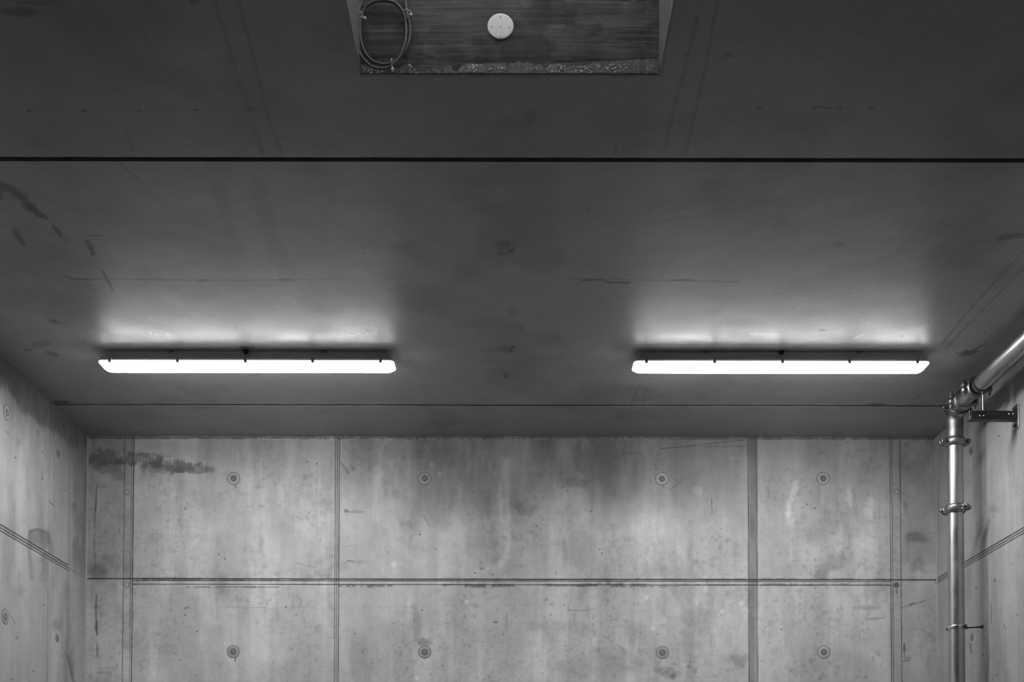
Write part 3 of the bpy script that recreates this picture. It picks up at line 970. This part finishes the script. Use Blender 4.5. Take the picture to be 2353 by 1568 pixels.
for px, py, X, dk, lab in (
        (16, 949, XL, 0, 'tie hole on the left wall, high up just under the dark stained band'),
        (133.5, 1043, XL, 1, 'small faint tie hole on the left wall between the two vertical joints, upper one'),
        (12, 1418, XL, 0, 'tie hole on the left wall below the triple joint line, nearest the camera'),
        (131.5, 1467, XL, 1, 'dark tie hole on the left wall between the vertical joints, below a brown-grey smudge'),
        (2231, 1037, XR, 1, 'shaded tie hole on the right wall beside the upper pipe coupling'),
        (2233.5, 1464, XR, 1, 'tie hole on the right wall just under the thin pipe clamp rod')):
    if 's%d' % dk not in proto:
        o = proto['s%d' % dk] = make_tie(lab, 'tie hole', TG, M['side_disc_dark' if dk else 'side_disc'], R1, .0155)
    else:
        o = copy_tree(proto['s%d' % dk]); o['label'] = lab
    o['group'] = 'tie holes in the side walls'
    o.location = at_x(px, py, X)
    o.rotation_euler = (0, 0, math.pi / 2 if X < 0 else -math.pi / 2)
    if px == 133.5: o.scale = (.6, 1, .6)
sp = None
for px, py, dk, lab in ((292, 1132, 0, 'faint small round plug in the narrow strip at left, above the horizontal joint'),
                        (291, 1344.5, 0, 'faint small round plug in the narrow strip at left, on the horizontal joint'),
                        (2060, 1130, 0, 'small round plug in the narrow strip at right, above the horizontal joint'),
                        (2059.5, 1345, 1, 'dark dripping small plug in the narrow strip at right, by the horizontal joint')):
    if dk or sp is None:
        o = make_tie(lab, 'plug', 'small plugs in the back wall strips', M['tie_plug' if dk else 'tie_disc'], 5.6 / 352, .006 if dk else 0)
        o.name = 'wall_plug'
        if sp is None: sp = o
    else:
        o = copy_tree(sp); o['label'] = lab
    o.location = at_y(px, py, YB)

# ------------------------------------------------------------------ steel pipe with couplings
PXX = at_y(2197.5, 1400, F / 394.5).x
YV = F / 394.5
ZH = at_y(2353, 799, F / ((2353 - PPX) / PXX)).z
PR = .0452
t = thing('steel_pipe', (PXX, YV, 0), 'galvanised pipe rising in the right corner and bending forward under the ceiling', 'pipe')
BR = .092
p = MB(); p.tube([(PXX, YV, .01), (PXX, YV, ZH - BR)], PR, 40)
p.build('riser', M['pipe'], t)
arc = [Vector((PXX, YV - BR + BR * math.cos(a), ZH - BR + BR * math.sin(a))) for a in [math.pi / 2 * k / 14 for k in range(15)]]
e = MB(); e.tube([Vector((PXX, YV, ZH - BR - .10))] + [Vector((PXX, YV, ZH - BR - .03))] + arc + [Vector((PXX, YV - BR - .02, ZH))], PR + .004, 40)
e.build('elbow', M['cast'], t)
YS1 = F / 403.0; YS2 = F / 413.5; YS3 = F / 417.5
s_ = MB(); s_.tube([(PXX, YV - BR - .02, ZH), (PXX, YS2, ZH)], PR - .001, 40)
s_.build('spool', M['pipe'], t)
h_ = MB(); h_.tube([(PXX, YS3, ZH), (PXX, YF + .02, ZH)], PR + .001, 40)
h_.build('horizontal_pipe', M['pipe'], t)


def coupling(name, c, axis, ear, R0=PR, w=.044, mat='cast', label=None, boltlen=.075, earr=.019, bmat='dark_bolt'):
    c = Vector(c); a = Vector(axis).normalized(); e = Vector(ear); e = (e - a * e.dot(a)).normalized(); tg = a.cross(e)
    mb = MB(); h = w / 2
    mb.ringlathe(c, a, [(-h, R0 - .002), (-h, R0 + .006), (-h + .006, R0 + .011), (-h * .55, R0 + .015), (0, R0 + .0165), (h * .55, R0 + .015), (h - .006, R0 + .011), (h, R0 + .006), (h, R0 - .002)], 48)
    for sg in (-1, 1):
        q = c + e * sg * (R0 + .024)
        for s2 in (-1, 1):
            pad0 = q + tg * s2 * .003; pad1 = q + tg * s2 * .024
            # rounded, slightly dished bolt pad of each housing half
            mb.lathe(pad0, pad1 - pad0, [(0, earr * .86), (.003, earr), (.012, earr), (.019, earr * .93), (.021, earr * .8), (.021, earr * .62), (.015, earr * .55)], 24)
            # web back to the ring
            Rm = Matrix((e, tg, a)).transposed()
            mb.box(c + e * sg * (R0 + .010) + tg * s2 * .017, .030, .020, w * .62, Rm, .004)
    o = mb.build(name, M[mat], t)
    if label: o['label'] = label
    for sg in (-1, 1):
        q = c + e * sg * (R0 + .026)
        bb = MB()
        bb.cyl(q - tg * boltlen * .5, q + tg * boltlen * .62, .0055, 14)
        bb.lathe(q - tg * boltlen * .5, -tg, [(-.009, .0105), (0, .0105), (.004, .008), (.006, .003)], 14)
        bb.build('bolt', M[bmat], o, origin=Vector(t['origin']))
        nb = MB(); nb.lathe(q + tg * .023, tg, [(0, .0098), (.001, .0108), (.009, .0108), (.010, .0098)], 6)
        nb.build('nut', M['bolt'], o, origin=Vector(t['origin']), smooth=20)
    return o


YA = F / 402.3
coupling('coupling', (PXX, YA, ZH), (0, 1, 0), (1, 0, -.05), boltlen=.085, bmat='bolt')
coupling('coupling', (PXX, YS2 - .012, ZH), (0, 1, 0), (1, 0, .03), boltlen=.07)
ac = arc[8]
coupling('coupling', (PXX, ac.y, ac.z), (0, -.79, .61), (1, 0, 0), w=.032, boltlen=.075)
z1 = at_y(2198, 1017, YV).z
coupling('coupling', (PXX, YV, z1), (0, 0, 1), (1, .08, 0), w=.05, label='coupling just below the elbow')
z2 = at_y(2197, 1171, YV).z
c2 = coupling('coupling', (PXX, YV, z2), (0, 0, 1), (.62, -.78, 0), w=.05, label='coupling halfway down with raised lettering')
# raised cast marks (illegible in the photograph) on the left-front face
mk = MB()
for k in range(3):
    a0 = math.radians(200 + 0); rr = PR + .0170
    pts = [(PXX + rr * math.cos(a), YV + rr * math.sin(a), z2 + .011 - k * .008) for a in [math.radians(196 + 3 * q) for q in range(4)]]
    mk.tube(pts, .0014, 6)
for k in range(5):
    a = math.radians(213 + 7 * k)
    pts = [(PXX + rr * math.cos(a), YV + rr * math.sin(a), z2 - .007), (PXX + rr * math.cos(a + .03), YV + rr * math.sin(a + .03), z2 + .006)]
    mk.tube(pts, .0014, 6)
mk.build('cast_marking', M['cast'], c2, origin=Vector(t['origin']))

# ---- lower clamp with its rod into the right wall
zc = at_y(2197, 1443, YV).z
wq = at_x(2257.5, 1441, XR)
t = thing('pipe_clamp', (PXX, YV, zc), 'thin split ring clamp holding the lower riser to the right wall by a rod', 'pipe clamp')
mb = MB(); mb.ringlathe((PXX, YV, zc), (0, 0, 1), [(-.010, PR + .0002), (-.010, PR + .003), (-.004, PR + .0055), (.004, PR + .0055), (.010, PR + .003), (.010, PR + .0002)], 40)
mb.build('clamp_ring', M['bolt'], t)
for ang in (-60, 120):
    a = math.radians(ang); d = Vector((math.cos(a), math.sin(a), 0)); g = Vector((-d.y, d.x, 0))
    q = Vector((PXX, YV, zc)) + d * (PR + .012)
    mb = MB()
    Rm = Matrix((d, g, Vector((0, 0, 1)))).transposed()
    mb.box(q - g * .005, .018, .003, .020, Rm, .001); mb.box(q + g * .005, .018, .003, .020, Rm, .001)
    mb.build('clamp_flange', M['strut'], t)
    mb = MB(); mb.cyl(q - g * .017, q + g * .022, .0032, 10)
    mb.lathe(q - g * .017, -g, [(-.005, .006), (0, .006), (.001, .005)], 6)
    mb.build('clamp_screw', M['dark_bolt'], t)
d = (wq - Vector((PXX, YV, wq.z))); d.z = 0; d.normalize()
q0 = Vector((PXX, YV, zc)) + d * (PR + .003)
q1 = Vector((wq.x, wq.y, zc + (wq.z - zc)))
mb = MB(); mb.lathe(q0, q1 - q0, [(0, .0085), (.034, .0085), (.036, .0065)], 6)
mb.build('threaded_boss', M['strut'], t, smooth=20)
mb = MB(); mb.cyl(q0 + (q1 - q0) * .1, q1, .0042, 12)
mb.build('threaded_rod', M['strut'], t)
mb = MB(); mb.cyl(q1 - (q1 - q0) * .3, q1, .0055, 12); mb.lathe(q1, (-1, 0, 0), [(-.002, .013), (.003, .013), (.005, .009)], 16)
mb.build('wall_anchor', M['strut'], t)

# ---- channel bracket carrying the horizontal pipe
SB = 419.0
YK = F / SB
zt = at_y(2290, 947.5, YK).z; zb = at_y(2290, 967.5, YK).z; xl = at_y(2226, 957, YK).x
t = thing('channel_bracket', (XR, YK, zt), 'slotted steel channel arm fixed to the right wall beneath the horizontal pipe', 'bracket')
hh = zt - zb; zc_ = (zt + zb) / 2
mb = MB()
# slotted strut: back web facing the room front, two flanges with inward lips
th = .0028; dp = .041
mb.box(((xl + XR) / 2, YK - dp / 2, zc_), XR - xl - .008, th, hh, None, .0008)
mb.box(((xl + XR) / 2, YK, zt - th / 2), XR - xl - .008, dp, th, None, .0008)
mb.box(((xl + XR) / 2, YK, zb + th / 2), XR - xl - .008, dp, th, None, .0008)
mb.box(((xl + XR) / 2, YK + dp / 2, zt - .006), XR - xl - .008, th, .010, None, .0008)
mb.box(((xl + XR) / 2, YK + dp / 2, zb + .006), XR - xl - .008, th, .010, None, .0008)
mb.build('channel', M['strut'], t)
for fx in (.42, .66, .86):
    mb = MB(); x0 = xl + (XR - xl) * fx
    pts = []
    for cx, a0 in ((.011, -90), (-.011, 90)):
        for k in range(7):
            a = math.radians(a0 + 180 * k / 6); pts.append((cx + .0055 * math.cos(a), .0055 * math.sin(a)))
    mb.rings([[Vector((x0 + u, YK + v, z)) for u, v in pts] for z in (zb - .0006, zb + .0002)])
    mb.build('slot', M['black'], t)
mb = MB()
for x0, s in ((xl - .003, 1),):
    mb.box((x0, YK, zc_), .004, dp + .004, hh + .004, None, .001)
mb.build('end_cap', M['strut'], t)
mb = MB(); mb.box((XR - .004, YK, zc_ - .003), .007, .06, .135, None, .0015)
mb.build('base_plate', M['bolt'], t)
for dz in (.045, -.05):
    mb = MB(); mb.lathe((XR - .0075, YK, zc_ - .003 + dz), (-1, 0, 0), [(0, .011), (.002, .011), (.0021, .0085), (.009, .0085), (.0092, .005), (.018, .005)], 6)
    mb.build('anchor_bolt', M['dark_bolt'], t, smooth=20)
for fx in (.20, .28, .80, .885):
    mb = MB(); x0 = xl + (XR - xl) * fx
    mb.lathe((x0, YK - dp / 2 - .001, zc_ - .004 if fx < .5 else zc_ + .006), (0, -1, 0), [(0, .0045), (.002, .0045), (.004, .003)], 12)
    mb.build('rivet', M['bolt'], t)
mb = MB(); mb.box((xl + (XR - xl) * .60, YK - dp / 2 - .0012, zc_ + .008), .001, .0016, .020, None); 
for k in range(9):
    mb.box((xl + (XR - xl) * (.36 + .024 * k), YK - dp / 2 - .0012, zc_ + .008), .0018, .0014, .010, None)
mb.build('stamped_mark', M['mount'], t)
xr = at_y(2259, 930, YK).x
mb = MB(); mb.cyl((xr, YK, zt - .03), (xr, YK, ZH - PR - .002), .0046, 12)
mb.build('threaded_rod', M['bolt'], t)
mb = MB(); mb.lathe((xr, YK, zt), (0, 0, 1), [(0, .013), (.002, .013), (.0021, .0085), (.009, .0085)], 6)
mb.build('nut', M['bolt'], t, smooth=20)
mb = MB(); mb.lathe((xr, YK, ZH - PR - .024), (0, 0, 1), [(0, .0085), (.018, .0085), (.020, .006)], 6)
mb.build('coupling_nut', M['bolt'], t, smooth=20)
t = bpy.data.objects['steel_pipe']
mb = MB(); mb.ringlathe((PXX, YK, ZH), (0, 1, 0), [(-.010, PR + .0012), (-.010, PR + .004), (.010, PR + .004), (.010, PR + .0012)], 40)
mb.build('hanger_ring', M['strut'], t)

# ------------------------------------------------------------------ things in the opening
YS = SY1


def on(px, py, off): return at_y(px, py, YS - off)


cc = on(1150, 62, 0)
t = thing('round_cover_plate', cc, 'white round cover plate with screw dimples on the dark board-marked face', 'cover plate')
rd = 30.8 / (F / YS)
mb = MB(); mb.lathe(cc, (0, -1, 0), [(-.004, rd), (.003, rd), (.0048, rd - .001), (.0057, rd - .003), (.006, rd - .006), (.006, .002)], 56)
mb.build('cover', M['disc'], t)
for dx, dz, kind in ((-20, 0, 1), (20.5, -1, 1), (0, 22.5, 0), (0, -22, 0), (0, .5, 0)):
    mb = MB(); q = on(1150 + dx, 62 - dz, .006)
    mb.lathe(q, (0, -1, 0), [(-.001, .0026 if not kind else .0019), (.0003, .0026 if not kind else .0019), (.0004, .0015)], 14)
    o = mb.build('screw', M['dimple' if not kind else 'black'], t)
# cable coil
path = [(931, -60, .02), (931, -12, .02), (932, 5, .02), (935, 32, .022), (941, 58, .02), (941, 85, .02), (934, 110, .02), (920, 132, .02), (900, 145, .02), (878, 148, .02),
        (855, 140, .02), (838, 120, .02), (829, 92, .02), (827, 60, .022), (830, 36, .022), (840, 16, .022), (860, 4, .024), (884, 1.5, .026), (906, 6, .028), (921, 20, .03),
        (930, 40, .03), (933, 70, .03), (930, 100, .032), (918, 132, .034), (902, 150, .034), (880, 158, .034), (858, 155, .034), (838, 140, .034), (823, 115, .036), (816.5, 85, .036), (816.5, 58, .036),
        (820, 36, .036), (827, 14, .036), (831, -8, .036), (832, -60, .036)]
pts = catmull([on(a, b_, o) for a, b_, o in path], 7)
mb = MB(); mb.tube(pts, .0050, 12)
cable = mb.build('coiled_cable', M['cable'], None, origin=on(880, 80, .03), smooth=60)
tag(cable, 'dark grey cable coiled in an oval loop at the left end of the ceiling opening', 'cable')
for px, py, dx, dy, lab in ((824, 38, 10, 4, 'white-headed cable tie on the upper left side of the coil'),
                            (935, 34, 5, 0, 'white-headed cable tie on the upper right side of the coil'),
                            (901, 150, 1, 10, 'pale cable tie with round head at the bottom of the coil')):
    q = on(px, py, .028)
    t = thing('cable_tie', q, lab, 'cable tie', 'ties around the cable coil')
    mb = MB()
    ang = 0 if abs(dx) > abs(dy) else math.pi / 2
    w = .016 if ang == 0 else .014
    ring = []
    for k in range(25):
        a = 2 * math.pi * k / 24
        loc = Vector((math.cos(a) * w, math.sin(a) * .024, 0))
        if ang: loc = Vector((0, loc.y, loc.x))
        ring.append(q + loc)
    mb.tube(ring, .0022, 8)
    mb.build('strap', M['clip_white'], t)
    hq = on(px + dx + (4 if dx >= 5 else 0), py + dy, .050)
    mb = MB(); mb.ball(hq, .0056, 10)
    mb.tube([q + (hq - q) * .3, hq], .0024, 8)
    mb.build('head', M['disc'], t)

# crumbly foam strip along the lower edge of the dark face
org = Vector(((SX0 + SX1) / 2, YS, ZC))
t = thing('foam_strip', org, 'crumbled grey foam strip with white beads along the lower edge of the opening', 'foam strip')
top = [(829, 150), (840, 148), (860, 152), (880, 158), (905, 160), (918, 156), (930, 150), (940, 150), (948, 156), (962, 166), (975, 167), (990, 160), (1005, 160), (1012, 166), (1018, 166), (1024, 152), (1036, 150), (1040, 164),
       (1052, 164), (1060, 152), (1075, 148), (1095, 150), (1120, 146), (1145, 148), (1160, 145), (1164, 156), (1176, 146), (1182, 148), (1188, 142), (1202, 146), (1215, 145), (1228, 151), (1242, 148), (1252, 158), (1262, 150),
       (1285, 146), (1300, 154), (1330, 152), (1350, 150), (1370, 144), (1400, 143), (1440, 139), (1470, 138), (1500, 136.5), (1514, 137)]
rnd = random.Random(21)
dense = []
for (a, b0), (c, d_) in zip(top[:-1], top[1:]):
    n = max(1, int((c - a) / 3))
    for k in range(n):
        f = k / n
        dense.append((a + (c - a) * f, b0 + (d_ - b0) * f + rnd.uniform(-.8, .8)))
dense.append(top[-1])
mb = MB(); rows = []
for px, py in dense:
    u = on(px, py, 0); bt = ZC + .001
    x = min(max(u.x, SX0 + .001), SX1 - .001)
    zz = u.z; o1 = .006 + rnd.uniform(-.0015, .0015); o2 = .007 + rnd.uniform(-.002, .002)
    rows.append([Vector((x, YS + .002, bt)), Vector((x, YS - o2, bt)), Vector((x, YS - o2, (bt * .6 + zz * .4))), Vector((x, YS - o1, zz - .002)), Vector((x, YS + .002, zz))])
mb.rings(rows)
mb.build('foam', M['foam'], t, smooth=25)
mb = MB()


def beads(x0, x1, y0, y1, n):
    for _ in range(n):
        q = on(rnd.uniform(x0, x1), rnd.uniform(y0, y1), .0075)
        mb.ball(q, rnd.uniform(.0012, .0026), 5)


beads(1056, 1110, 150, 165, 34); beads(1072, 1095, 147, 158, 16); beads(936, 946, 148, 156, 8); beads(1120, 1160, 155, 163, 14); beads(1210, 1240, 152, 163, 10)
beads(1255, 1300, 150, 166, 30); beads(1310, 1360, 152, 168, 40); beads(1370, 1440, 148, 166, 55); beads(835, 870, 156, 168, 22); beads(1440, 1505, 152, 168, 12); beads(870, 960, 160, 168, 10)
o = mb.build('beads', M['bead'], t, smooth=0)
o['kind'] = 'stuff'
for ob in bpy.data.objects:
    if 'origin' in ob: del ob['origin']
